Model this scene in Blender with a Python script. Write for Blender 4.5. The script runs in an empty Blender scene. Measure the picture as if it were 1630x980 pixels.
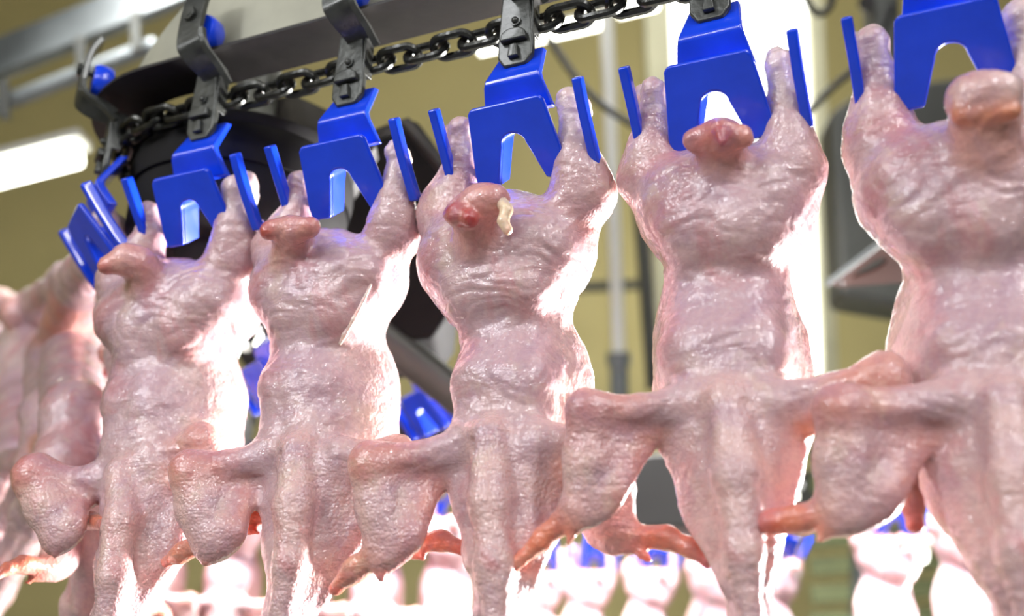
import bpy, bmesh, math, random
import numpy as np
from mathutils import Vector, Matrix, noise
random.seed(7)
C = bpy.context.scene.collection
# ------------------------------------------------------------------ camera
FPX, PITCH, ROLL, TH = 1733.1, 0.36923, 0.033989, 0.44191
EYE = np.array([0, 0, 1.6])
_F = np.array([0, math.cos(PITCH), math.sin(PITCH)]); _U0 = np.array([0, -math.sin(PITCH), math.cos(PITCH)]); _R0 = np.array([1., 0, 0])
_R = math.cos(ROLL)*_R0+math.sin(ROLL)*_U0
_U = math.cos(ROLL)*_U0-math.sin(ROLL)*_R0
cam = bpy.data.cameras.new('camera'); camo = bpy.data.objects.new('camera', cam); C.objects.link(camo)
camo.matrix_world = Matrix(((_R[0], _U[0], -_F[0], EYE[0]), (_R[1], _U[1], -_F[1], EYE[1]), (_R[2], _U[2], -_F[2], EYE[2]), (0, 0, 0, 1)))
cam.sensor_width = 36; cam.lens = FPX/1630*36; cam.clip_start = .02; cam.clip_end = 60
cam.dof.use_dof = True; cam.dof.focus_distance = .80; cam.dof.aperture_fstop = 3.2
bpy.context.scene.camera = camo
# ------------------------------------------------------------------ light
S = bpy.context.scene
S.view_settings.view_transform = 'Standard'; S.view_settings.look = 'None'; S.view_settings.exposure = 0.0
S.view_settings.gamma = 1.0; S.view_settings.use_curve_mapping = False
w = bpy.data.worlds.new('factory_air'); S.world = w; w.use_nodes = True
w.node_tree.nodes['Background'].inputs[0].default_value = (.95, .97, 1, 1); w.node_tree.nodes['Background'].inputs[1].default_value = .09
def area(name, loc, target, size, sy, power, col=(1, 1, 1), spread=math.pi):
    l = bpy.data.lights.new(name, 'AREA'); l.shape = 'RECTANGLE'; l.size = size; l.size_y = sy; l.energy = power; l.color = col; l.spread = spread
    o = bpy.data.objects.new(name, l); C.objects.link(o); o.location = loc
    o.rotation_euler = (Vector(target)-Vector(loc)).to_track_quat('-Z', 'Y').to_euler(); return o
area('floodlight_right', (1.85, 2.3, 1.45), (-.1, .95, 1.8), .45, .7, 82, (1, .98, .96), 1.3)
area('ceiling_strip_right', (1.1, -.5, 3.2), (.1, .8, 1.8), .12, 1.6, 9)
area('ceiling_strip_left', (-1.3, -.3, 2.9), (-.1, .8, 1.8), .12, 1.4, 14, (.95, .97, 1))
area('glint_light_behind', (-.7, -2.3, 3.1), (0, .8, 1.9), 2.6, .09, 34)  # unseen light added behind the camera for sparkles on the wet skin
area('glint_light_left', (-2.0, -.75, 2.65), (-.05, .8, 1.85), 2.0, .07, 20, (.95, .97, 1))  # added light at the mirror angle, puts glints on the carcass fronts
area('ceiling_strip_behind_right', (1.3, -1.7, 3.4), (.2, .8, 1.9), .09, 1.8, 34)
area('hall_light', (.6, 2.0, 4.6), (.2, 5, 2.5), 2.5, 1.0, 22, (1, .98, .9))
area('hall_light_back', (-.4, 1.3, 3.6), (.2, 2.5, 1.6), 1.6, .5, 115, (1, 1, 1), 1.0)

# ------------------------------------------------------------------ placing
def ray(px, py): return _F+_R*(px-815)/FPX-_U*(py-490)/FPX
def at(px, py, d): return Vector(EYE+ray(px, py)*d)          # d = distance along the view axis
PE = EYE+np.array([.1273, .6308, .4328]); LV = np.array([math.cos(TH), -math.sin(TH), 0]); NV = np.array([math.sin(TH), math.cos(TH), 0])
class Frame:
    def __init__(s, o, ang):                                  # ang = clockwise turn of the across axis
        s.o = np.array(o, float); s.ang = ang
        s.ex = np.array([math.cos(ang), -math.sin(ang), 0]); s.ey = np.array([math.sin(ang), math.cos(ang), 0])
    def loc(s, px, py, y):
        d = ray(px, py); t = ((s.o+y*s.ey-EYE)@s.ey)/(d@s.ey); q = d*t+EYE-s.o
        return np.array([q@s.ex, y, q[2]]), t/FPX
    def world(s, x, y, z): return s.o+x*s.ex+y*s.ey+np.array([0, 0, z])
    def put(s, ob): ob.location = s.o; ob.rotation_euler = (0, 0, -s.ang)
PITCHM = .152
def line_frame(i): return Frame(PE+i*PITCHM*LV, TH)
RW, AW = .15, .06
WC = PE-3*PITCHM*LV-AW*LV+RW*NV                                # corner wheel centre
def arc_frame(k):
    an = (PITCHM*k-AW)/RW
    return Frame(WC-RW*math.sin(an)*LV-RW*math.cos(an)*NV, TH+an)

# ------------------------------------------------------------------ helpers
def link(name, me, mat=None, parent=None):
    o = bpy.data.objects.new(name, me); C.objects.link(o)
    if mat: me.materials.append(mat)
    if parent: o.parent = parent
    return o
def tag(o, label=None, cat=None, group=None, kind=None):
    if label: o['label'] = label
    if cat: o['category'] = cat
    if group: o['group'] = group
    if kind: o['kind'] = kind
    return o
def empty(name, loc=(0, 0, 0), rz=0):
    o = bpy.data.objects.new(name, None); C.objects.link(o); o.location = loc; o.rotation_euler = (0, 0, rz); o.empty_display_size = .02; return o
def copy_tree(o, parent=None):
    c = o.copy(); C.objects.link(c)
    if parent: c.parent = parent
    for ch in [x for x in bpy.data.objects if x.parent == o]: copy_tree(ch, c)
    return c
def finish(bm, name, mat=None, parent=None, smooth=True, bevel=0, seg=2):
    bmesh.ops.recalc_face_normals(bm, faces=bm.faces)
    me = bpy.data.meshes.new(name); bm.to_mesh(me); bm.free()
    if smooth:
        for p in me.polygons: p.use_smooth = True
    o = link(name, me, mat, parent)
    if bevel:
        m = o.modifiers.new('b', 'BEVEL'); m.width = bevel; m.segments = seg; m.limit_method = 'ANGLE'; m.angle_limit = .6
        n = o.modifiers.new('w', 'WEIGHTED_NORMAL')
    elif smooth:
        try: me.set_sharp_from_angle(angle=.7)
        except Exception: pass
    return o
def prism(bm, pts, a, b, M=None):
    """extrude a 2D outline between two offsets; M maps (u, v, w) to xyz"""
    f = (lambda u, v, t: Vector((u, t, v))) if M is None else M
    va = [bm.verts.new(f(u, v, a)) for u, v in pts]; vb = [bm.verts.new(f(u, v, b)) for u, v in pts]
    n = len(pts); bm.faces.new(va); bm.faces.new(vb[::-1])
    for i in range(n): bm.faces.new([va[i], vb[i], vb[(i+1) % n], va[(i+1) % n]])
def boxm(bm, lo, hi, M=None):
    prism(bm, [(lo[0], lo[2]), (hi[0], lo[2]), (hi[0], hi[2]), (lo[0], hi[2])], lo[1], hi[1], M)
def sweep(bm, path, prof, side=None, closed=False, cap=True):
    """sweep a 2D profile [(a, b)] along points; a is along 'side', b along the other normal"""
    path = [Vector(p) for p in path]; n = len(path); rings = []
    for i, p in enumerate(path):
        t = (path[(i+1) % n]-path[i-1]) if closed else (path[min(i+1, n-1)]-path[max(i-1, 0)])
        t.normalize(); s = Vector(side) if side is not None else Vector((0, 0, 1))
        if abs(s.dot(t)) > .98: s = Vector((1, 0, 0))
        a = (s-t*s.dot(t)).normalized(); b = t.cross(a)
        rings.append([bm.verts.new(p+a*u+b*v) for u, v in prof])
    m = len(prof)
    for i in range(n if closed else n-1):
        r, q = rings[i], rings[(i+1) % n]
        for j in range(m): bm.faces.new([r[j], r[(j+1) % m], q[(j+1) % m], q[j]])
    if cap and not closed: bm.faces.new(rings[0][::-1]); bm.faces.new(rings[-1])
def circ(r, n=12, sx=1): return [(r*sx*math.cos(2*math.pi*i/n), r*math.sin(2*math.pi*i/n)) for i in range(n)]
def rectp(a, b): return [(-a, -b), (a, -b), (a, b), (-a, b)]
def smoothpath(pts, n=6):
    pts = [Vector(p) for p in pts]; out = []
    for i in range(len(pts)-1):
        p0 = pts[max(i-1, 0)]; p1 = pts[i]; p2 = pts[i+1]; p3 = pts[min(i+2, len(pts)-1)]
        for k in range(n):
            t = k/n
            out.append(.5*((2*p1)+(p2-p0)*t+(2*p0-5*p1+4*p2-p3)*t*t+(3*p1-p0-3*p2+p3)*t**3))
    return out+[pts[-1]]
def cyl(bm, p, q, r, n=20, r2=None):
    p, q = Vector(p), Vector(q); t = (q-p).normalized(); a = t.orthogonal().normalized(); b = t.cross(a); r2 = r if r2 is None else r2
    A = [bm.verts.new(p+(a*math.cos(2*math.pi*i/n)+b*math.sin(2*math.pi*i/n))*r) for i in range(n)]
    B = [bm.verts.new(q+(a*math.cos(2*math.pi*i/n)+b*math.sin(2*math.pi*i/n))*r2) for i in range(n)]
    bm.faces.new(A[::-1]); bm.faces.new(B)
    for i in range(n): bm.faces.new([A[i], A[(i+1) % n], B[(i+1) % n], B[i]])

# ------------------------------------------------------------------ materials
def mat(name, col, rough=.5, metal=0, coat=0, bump=None, var=None, emit=None, spec=.5):
    m = bpy.data.materials.new(name); m.use_nodes = True; nt = m.node_tree; b = nt.nodes['Principled BSDF']
    b.inputs['Base Color'].default_value = (*col, 1); b.inputs['Roughness'].default_value = rough; b.inputs['Metallic'].default_value = metal
    b.inputs['Coat Weight'].default_value = coat; b.inputs['Coat Roughness'].default_value = .06; b.inputs['Specular IOR Level'].default_value = spec
    tc = nt.nodes.new('ShaderNodeTexCoord')
    if var:
        n = nt.nodes.new('ShaderNodeTexNoise'); n.inputs['Scale'].default_value = var[0]; n.inputs['Detail'].default_value = 5
        nt.links.new(tc.outputs['Object'], n.inputs['Vector'])
        r = nt.nodes.new('ShaderNodeValToRGB'); r.color_ramp.elements[0].position = .35; r.color_ramp.elements[1].position = .7
        r.color_ramp.elements[0].color = (*[c*(1-var[1]) for c in col], 1); r.color_ramp.elements[1].color = (*[min(1, c*(1+var[1])) for c in col], 1)
        nt.links.new(n.outputs['Fac'], r.inputs['Fac']); nt.links.new(r.outputs['Color'], b.inputs['Base Color'])
    if bump:
        n = nt.nodes.new('ShaderNodeTexNoise'); n.inputs['Scale'].default_value = bump[0]; n.inputs['Detail'].default_value = 4
        nt.links.new(tc.outputs['Object'], n.inputs['Vector'])
        bp = nt.nodes.new('ShaderNodeBump'); bp.inputs['Strength'].default_value = bump[1]; bp.inputs['Distance'].default_value = .002
        nt.links.new(n.outputs['Fac'], bp.inputs['Height']); nt.links.new(bp.outputs['Normal'], b.inputs['Normal'])
    if emit:
        b.inputs['Emission Color'].default_value = (*emit[0], 1); b.inputs['Emission Strength'].default_value = emit[1]
    return m
M_blue = mat('blue_plastic', (.006, .055, .74), .25, 0, .6, (60, .12), (25, .12))
M_steel = mat('dark_cast_steel', (.062, .064, .058), .36, .45, .2, (180, .35), (60, .35))
M_chain = mat('oiled_chain_steel', (.05, .05, .045), .3, .85, .2, (150, .4), (70, .4))
M_rail = mat('blackened_rail_steel', (.018, .015, .014), .5, .3, 0, (40, .3), (12, .4))
M_web = mat('galvanised_steel', (.15, .165, .165), .45, .3, 0, (30, .2), (9, .25))
M_cream = mat('cream_paint', (.72, .70, .48), .5, 0, 0, (20, .1), (5, .08))
M_drum = mat('black_drum_rubber', (.009, .008, .008), .75, 0, 0, (30, .3), (10, .3), None, .2)
M_wall = mat('olive_wall_paint', (.50, .43, .19), .7, 0, 0, (8, .1), (.8, .10))
M_grey = mat('grey_machine_paint', (.075, .077, .068), .45, .3, 0, (20, .2), (4, .3))
M_panel = mat('dark_grey_panel', (.022, .021, .02), .5, .2, 0, (20, .2), (4, .2))
M_pipe = mat('white_pipe', (.72, .72, .66), .35, .1, .2, None, (6, .06))
M_cable = mat('black_cable', (.004, .004, .004), .8, 0, 0, None, None, None, .15)
M_lampbody = mat('lamp_housing_white', (.75, .75, .72), .4)
M_tube = mat('fluorescent_tube', (1, 1, 1), .4, emit=((1, 1, .86), 9))
M_lamp = mat('lamp_glass', (1, 1, 1), .4, emit=((1, 1, .8), 7))
M_window = mat('lit_window', (1, 1, 1), .4, emit=((1, 1, .97), 3.2))
M_bracket = mat('brushed_steel_sheet', (.04, .015, .011), .9, 0, 0, None, (20, .12), None, .1)
M_slat = mat('olive_slats', (.15, .17, .07), .6, 0, 0, None, (5, .2))
M_floor = mat('grey_floor', (.35, .36, .34), .35, 0, .2, (9, .1), (2, .1))

def skin_material(name, lo=False, sss=.16):
    m = bpy.data.materials.new(name); m.use_nodes = True; nt = m.node_tree; N = nt.nodes; L = nt.links; b = N['Principled BSDF']
    tc = N.new('ShaderNodeTexCoord'); vc = N.new('ShaderNodeVertexColor'); vc.layer_name = 'tint'
    zc = N.new('ShaderNodeVertexColor'); zc.layer_name = 'zone'
    sep = N.new('ShaderNodeSeparateColor'); L.new(zc.outputs['Color'], sep.inputs['Color'])
    def nz(scale, det=5, rough=.6, dist=0):
        n = N.new('ShaderNodeTexNoise'); n.inputs['Scale'].default_value = scale; n.inputs['Detail'].default_value = det
        n.inputs['Roughness'].default_value = rough; n.inputs['Distortion'].default_value = dist; L.new(tc.outputs['Object'], n.inputs['Vector']); return n
    def ramp(src, p0, p1, c0, c1):
        r = N.new('ShaderNodeValToRGB'); r.color_ramp.elements[0].position = p0; r.color_ramp.elements[1].position = p1
        r.color_ramp.elements[0].color = c0; r.color_ramp.elements[1].color = c1; L.new(src, r.inputs['Fac']); return r
    def mix(kind, fac, a, bb):
        x = N.new('ShaderNodeMix'); x.data_type = 'RGBA'; x.blend_type = kind
        if isinstance(fac, float): x.inputs['Factor'].default_value = fac
        else: L.new(fac, x.inputs['Factor'])
        for s, v in ((x.inputs['A'], a), (x.inputs['B'], bb)):
            if isinstance(v, tuple): s.default_value = v
            else: L.new(v, s)
        return x.outputs['Result']
    def math_(op, a, bb=None):
        x = N.new('ShaderNodeMath'); x.operation = op
        for k, v in enumerate([a, bb]):
            if v is None: continue
            if isinstance(v, (int, float)): x.inputs[k].default_value = v
            else: L.new(v, x.inputs[k])
        return x.outputs[0]
    blotch = ramp(nz(22, 6, .65, .6).outputs['Fac'], .42, .68, (0, 0, 0, 1), (1, 1, 1, 1))
    col = mix('MIX', math_('MULTIPLY', blotch.outputs['Color'], .6), vc.outputs['Color'], (.40, .25, .34, 1))
    pink = ramp(nz(14, 5, .6, 1.2).outputs['Fac'], .52, .72, (0, 0, 0, 1), (1, 1, 1, 1))
    col = mix('MIX', math_('MULTIPLY', pink.outputs['Color'], .62), col, (.56, .17, .18, 1))
    fat = ramp(nz(31, 4, .6, .4).outputs['Fac'], .56, .72, (0, 0, 0, 1), (1, 1, 1, 1))
    col = mix('MIX', math_('MULTIPLY', fat.outputs['Color'], .45), col, (.74, .58, .44, 1))
    fine = ramp(nz(260, 3, .6).outputs['Fac'], .3, .75, (.86, .82, .84, 1), (1.0, 1.0, 1.0, 1))
    col = mix('MULTIPLY', 1.0, col, fine.outputs['Color'])
    L.new(col, b.inputs['Base Color'])
    b.inputs['Subsurface Weight'].default_value = sss; b.inputs['Subsurface Radius'].default_value = (1, .32, .2); b.inputs['Subsurface Scale'].default_value = .011
    rr = ramp(nz(55, 4).outputs['Fac'], .35, .7, (.30, .30, .30, 1), (.5, .5, .5, 1)); L.new(rr.outputs['Color'], b.inputs['Roughness'])
    b.inputs['Coat Weight'].default_value = .85; b.inputs['Coat Roughness'].default_value = .045; b.inputs['Coat IOR'].default_value = 1.5; b.inputs['Specular IOR Level'].default_value = .5
    if not lo:
        vo = N.new('ShaderNodeTexVoronoi'); vo.inputs['Scale'].default_value = 400; L.new(tc.outputs['Object'], vo.inputs['Vector'])
        goose = math_('MULTIPLY', math_('SUBTRACT', .6, vo.outputs['Distance']), math_('MULTIPLY', sep.outputs['Red'], .85))
        mp = N.new('ShaderNodeMapping'); mp.inputs['Scale'].default_value = (40, 40, 170); L.new(tc.outputs['Object'], mp.inputs['Vector'])
        wr = N.new('ShaderNodeTexNoise'); wr.inputs['Scale'].default_value = 1; wr.inputs['Detail'].default_value = 3; wr.inputs['Distortion'].default_value = .8; L.new(mp.outputs['Vector'], wr.inputs['Vector'])
        wrk = math_('MULTIPLY', wr.outputs['Fac'], math_('ADD', math_('MULTIPLY', sep.outputs['Green'], 1.5), .35))
        micro = math_('MULTIPLY', nz(420, 2, .5).outputs['Fac'], .25)
        med = math_('MULTIPLY', nz(70, 3, .5, .5).outputs['Fac'], 1.3)
        h = math_('ADD', math_('ADD', goose, wrk), math_('ADD', micro, med))
        bp = N.new('ShaderNodeBump'); bp.inputs['Strength'].default_value = .7; bp.inputs['Distance'].default_value = .0011
        L.new(h, bp.inputs['Height']); L.new(bp.outputs['Normal'], b.inputs['Normal'])
        h2 = math_('ADD', math_('MULTIPLY', h, .35), math_('MULTIPLY', nz(330, 1, .4).outputs['Fac'], 1.0))
        bp2 = N.new('ShaderNodeBump'); bp2.inputs['Strength'].default_value = 1.; bp2.inputs['Distance'].default_value = .0011
        L.new(h2, bp2.inputs['Height']); L.new(bp2.outputs['Normal'], b.inputs['Coat Normal'])
    return m
M_skin = skin_material('wet_poultry_skin'); M_skinlo = skin_material('distant_poultry_skin', True)

# ------------------------------------------------------------------ organic surfaces: blended solids -> one continuous mesh
SK = (.63, .43, .425); PALE = (.74, .56, .52); PURP = (.58, .39, .42); RED = (.42, .008, .008); ORG = (.80, .24, .08); WARM = (.70, .30, .235); FAT = (.88, .70, .46); NECKC = (.72, .475, .44)
class Cap:
    def __init__(s, a, ra, b, rb, k=.01, flat=1., col=SK, zone=(0, 0), cut=False):
        s.a, s.b, s.ra, s.rb, s.k, s.flat, s.col, s.zone, s.cut = np.array(a, float), np.array(b, float), ra, rb, k, flat, col, zone, cut
    def box(s):
        r = max(s.ra, s.rb); return np.minimum(s.a, s.b)-r, np.maximum(s.a, s.b)+r
    def d(s, X, Y, Z):
        f = s.flat; ax, ay, az = s.a; bx, by, bz = s.b-s.a; L = bx*bx+by*by+bz*bz+1e-12
        px, py, pz = X-ax, Y-ay, Z-az
        t = np.clip((px*bx+py*by+pz*bz)/L, 0, 1)
        return np.sqrt((px-t*bx)**2+((py-t*by)*f)**2+(pz-t*bz)**2)-(s.ra+t*(s.rb-s.ra))
class Ell:
    def __init__(s, c, r, ang=0, k=.01, col=SK, zone=(0, 0)):
        s.c, s.r, s.ang, s.k, s.col, s.zone, s.cut = np.array(c, float), np.array(r, float), ang, k, col, zone, False
    def box(s):
        m = max(s.r[0], s.r[2]); v = np.array([m, s.r[1], m]); return s.c-v, s.c+v
    def d(s, X, Y, Z):
        x, y, z = X-s.c[0], Y-s.c[1], Z-s.c[2]; ca, sa = math.cos(s.ang), math.sin(s.ang)
        x, z = x*ca+z*sa, -x*sa+z*ca
        k0 = np.sqrt((x/s.r[0])**2+(y/s.r[1])**2+(z/s.r[2])**2)+1e-9
        k1 = np.sqrt((x/s.r[0]**2)**2+(y/s.r[1]**2)**2+(z/s.r[2]**2)**2)+1e-9
        return k0*(k0-1)/k1
def polygonise(prims, h):
    lo = np.min([p.box()[0] for p in prims if not p.cut], 0)-.008; hi = np.max([p.box()[1] for p in prims if not p.cut], 0)+.008
    n = np.ceil((hi-lo)/h).astype(int)+1
    ax = [(lo[i]+h*np.arange(n[i])).astype(np.float32) for i in range(3)]
    D = np.full(n, .05, np.float32)
    for p in prims:
        a, b = p.box(); pad = p.k+.010
        i0 = np.maximum(((a-pad-lo)/h).astype(int), 0); i1 = np.minimum(((b+pad-lo)/h).astype(int)+2, n)
        sl = tuple(slice(i0[i], i1[i]) for i in range(3))
        d = p.d(ax[0][sl[0]][:, None, None], ax[1][sl[1]][None, :, None], ax[2][sl[2]][None, None, :]).astype(np.float32)
        cur = D[sl]
        if p.cut:
            d = -d; hh = np.maximum(p.k-np.abs(cur-d), 0)/p.k; D[sl] = np.maximum(cur, d)+hh*hh*p.k*.25
        else:
            hh = np.maximum(p.k-np.abs(cur-d), 0)/p.k; D[sl] = np.minimum(cur, d)-hh*hh*p.k*.25
    ins = D < 0
    nx, ny, nz_ = n
    cnt = np.zeros((nx-1, ny-1, nz_-1), np.float32); acc = np.zeros((nx-1, ny-1, nz_-1, 3), np.float32)
    def S_(o): return tuple(slice(o[i], n[i]-1+o[i]) for i in range(3))
    for axis in range(3):
        o1, o2 = [(1, 2), (0, 2), (0, 1)][axis]
        for u in (0, 1):
            for v in (0, 1):
                a = [0, 0, 0]; a[o1] = u; a[o2] = v; b = list(a); b[axis] = 1
                da, db = D[S_(a)], D[S_(b)]; m = (da < 0) != (db < 0)
                t = np.where(m, da/np.where(m, da-db, 1), 0)
                cnt += m
                for c in range(3): acc[..., c] += m*(a[c]+(t if c == axis else 0))
    act = cnt > 0; idx = -np.ones(act.shape, np.int32); idx[act] = np.arange(act.sum())
    ijk = np.argwhere(act).astype(np.float32)
    V = (ijk+acc[act]/cnt[act][:, None])*h+lo
    Fs = []
    for axis in range(3):
        a = [slice(1, n[i]-1) for i in range(3)]; a[axis] = slice(0, n[axis]-1); b = list(a); b[axis] = slice(1, n[axis])
        s0, s1 = ins[tuple(a)], ins[tuple(b)]; q = np.argwhere(s0 != s1); q1 = [1, 1, 1]; q1[axis] = 0; q = q+np.array(q1)
        flip = s0[tuple((q-np.array(q1)).T)]
        o1, o2 = [(1, 2), (2, 0), (0, 1)][axis]
        def off(u, v):
            r = q.copy(); r[:, o1] -= u; r[:, o2] -= v; return idx[r[:, 0], r[:, 1], r[:, 2]]
        f = np.stack([off(1, 1), off(0, 1), off(0, 0), off(1, 0)], 1); f[~flip] = f[~flip][:, ::-1]; Fs.append(f)
    return V, np.concatenate(Fs)
def organic(name, prims, h, material, frame=None, wr=1., seed=0, relax=2, parent=None):
    V, Fc = polygonise(prims, h)
    # relax
    e = np.concatenate([Fc[:, [0, 1]], Fc[:, [1, 2]], Fc[:, [2, 3]], Fc[:, [3, 0]]])
    for _ in range(relax):
        A = np.zeros_like(V); c = np.zeros(len(V)); np.add.at(A, e[:, 0], V[e[:, 1]]); np.add.at(A, e[:, 1], V[e[:, 0]]); np.add.at(c, e[:, 0], 1); np.add.at(c, e[:, 1], 1)
        V = V*.5+A/c[:, None]*.5
    n = np.cross(V[Fc[:, 2]]-V[Fc[:, 0]], V[Fc[:, 3]]-V[Fc[:, 1]]); NN = np.zeros_like(V)
    for k in range(4): np.add.at(NN, Fc[:, k], n)
    NN /= np.linalg.norm(NN, axis=1)[:, None]+1e-12
    X, Y, Z = V.T
    W = np.zeros(len(V)); T = np.zeros((len(V), 3)); ZN = np.zeros((len(V), 2))
    for p in prims:
        if p.cut: continue
        w_ = np.exp(-np.maximum(p.d(X, Y, Z), 0)/.0035)+1e-9; W += w_; T += w_[:, None]*np.array(p.col); ZN += w_[:, None]*np.array(p.zone)
    T /= W[:, None]; ZN /= W[:, None]
    if wr > 0:
        D = np.empty(len(V)); so = Vector((seed*3.1, seed*1.7, seed))
        for i in range(len(V)):
            v = V[i]; q = Vector((v[0]*26, v[1]*26, v[2]*42))+so
            a = noise.noise(q)
            q2 = Vector((v[0]*55, v[1]*55, v[2]*70))+so
            r = 1-abs(noise.noise(q2+Vector((a, a, a))*1.6))*2.2
            q3 = Vector((v[0]*190, v[1]*190, v[2]*300))
            fo = max(0, 1-abs(noise.noise(Vector((v[0]*24+a, v[1]*24, v[2]*62+a*1.5))+so))*2.6)
            D[i] = -fo*fo*.0027*min(ZN[i, 1], .42)*(1 if ZN[i, 0] < .5 else .25)+a*.0018+max(r, -.4)*.0006+noise.noise(q3)*.0002
        V = V+NN*(D*wr)[:, None]
    me = bpy.data.meshes.new(name); me.vertices.add(len(V)); me.vertices.foreach_set('co', V.astype(np.float32).ravel())
    me.loops.add(len(Fc)*4); me.loops.foreach_set('vertex_index', Fc.astype(np.int32).ravel())
    me.polygons.add(len(Fc)); me.polygons.foreach_set('loop_start', np.arange(len(Fc), dtype=np.int32)*4)
    me.update(calc_edges=True); me.validate()
    me.polygons.foreach_set('use_smooth', np.ones(len(me.polygons), bool))
    a = me.color_attributes.new('tint', 'FLOAT_COLOR', 'POINT'); a.data.foreach_set('color', np.concatenate([T, np.ones((len(V), 1))], 1).astype(np.float32).ravel())
    z = me.color_attributes.new('zone', 'FLOAT_COLOR', 'POINT'); z.data.foreach_set('color', np.concatenate([ZN, np.zeros((len(V), 1)), np.ones((len(V), 1))], 1).astype(np.float32).ravel())
    o = link(name, me, material, parent)
    if frame: frame.put(o)
    return o

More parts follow.
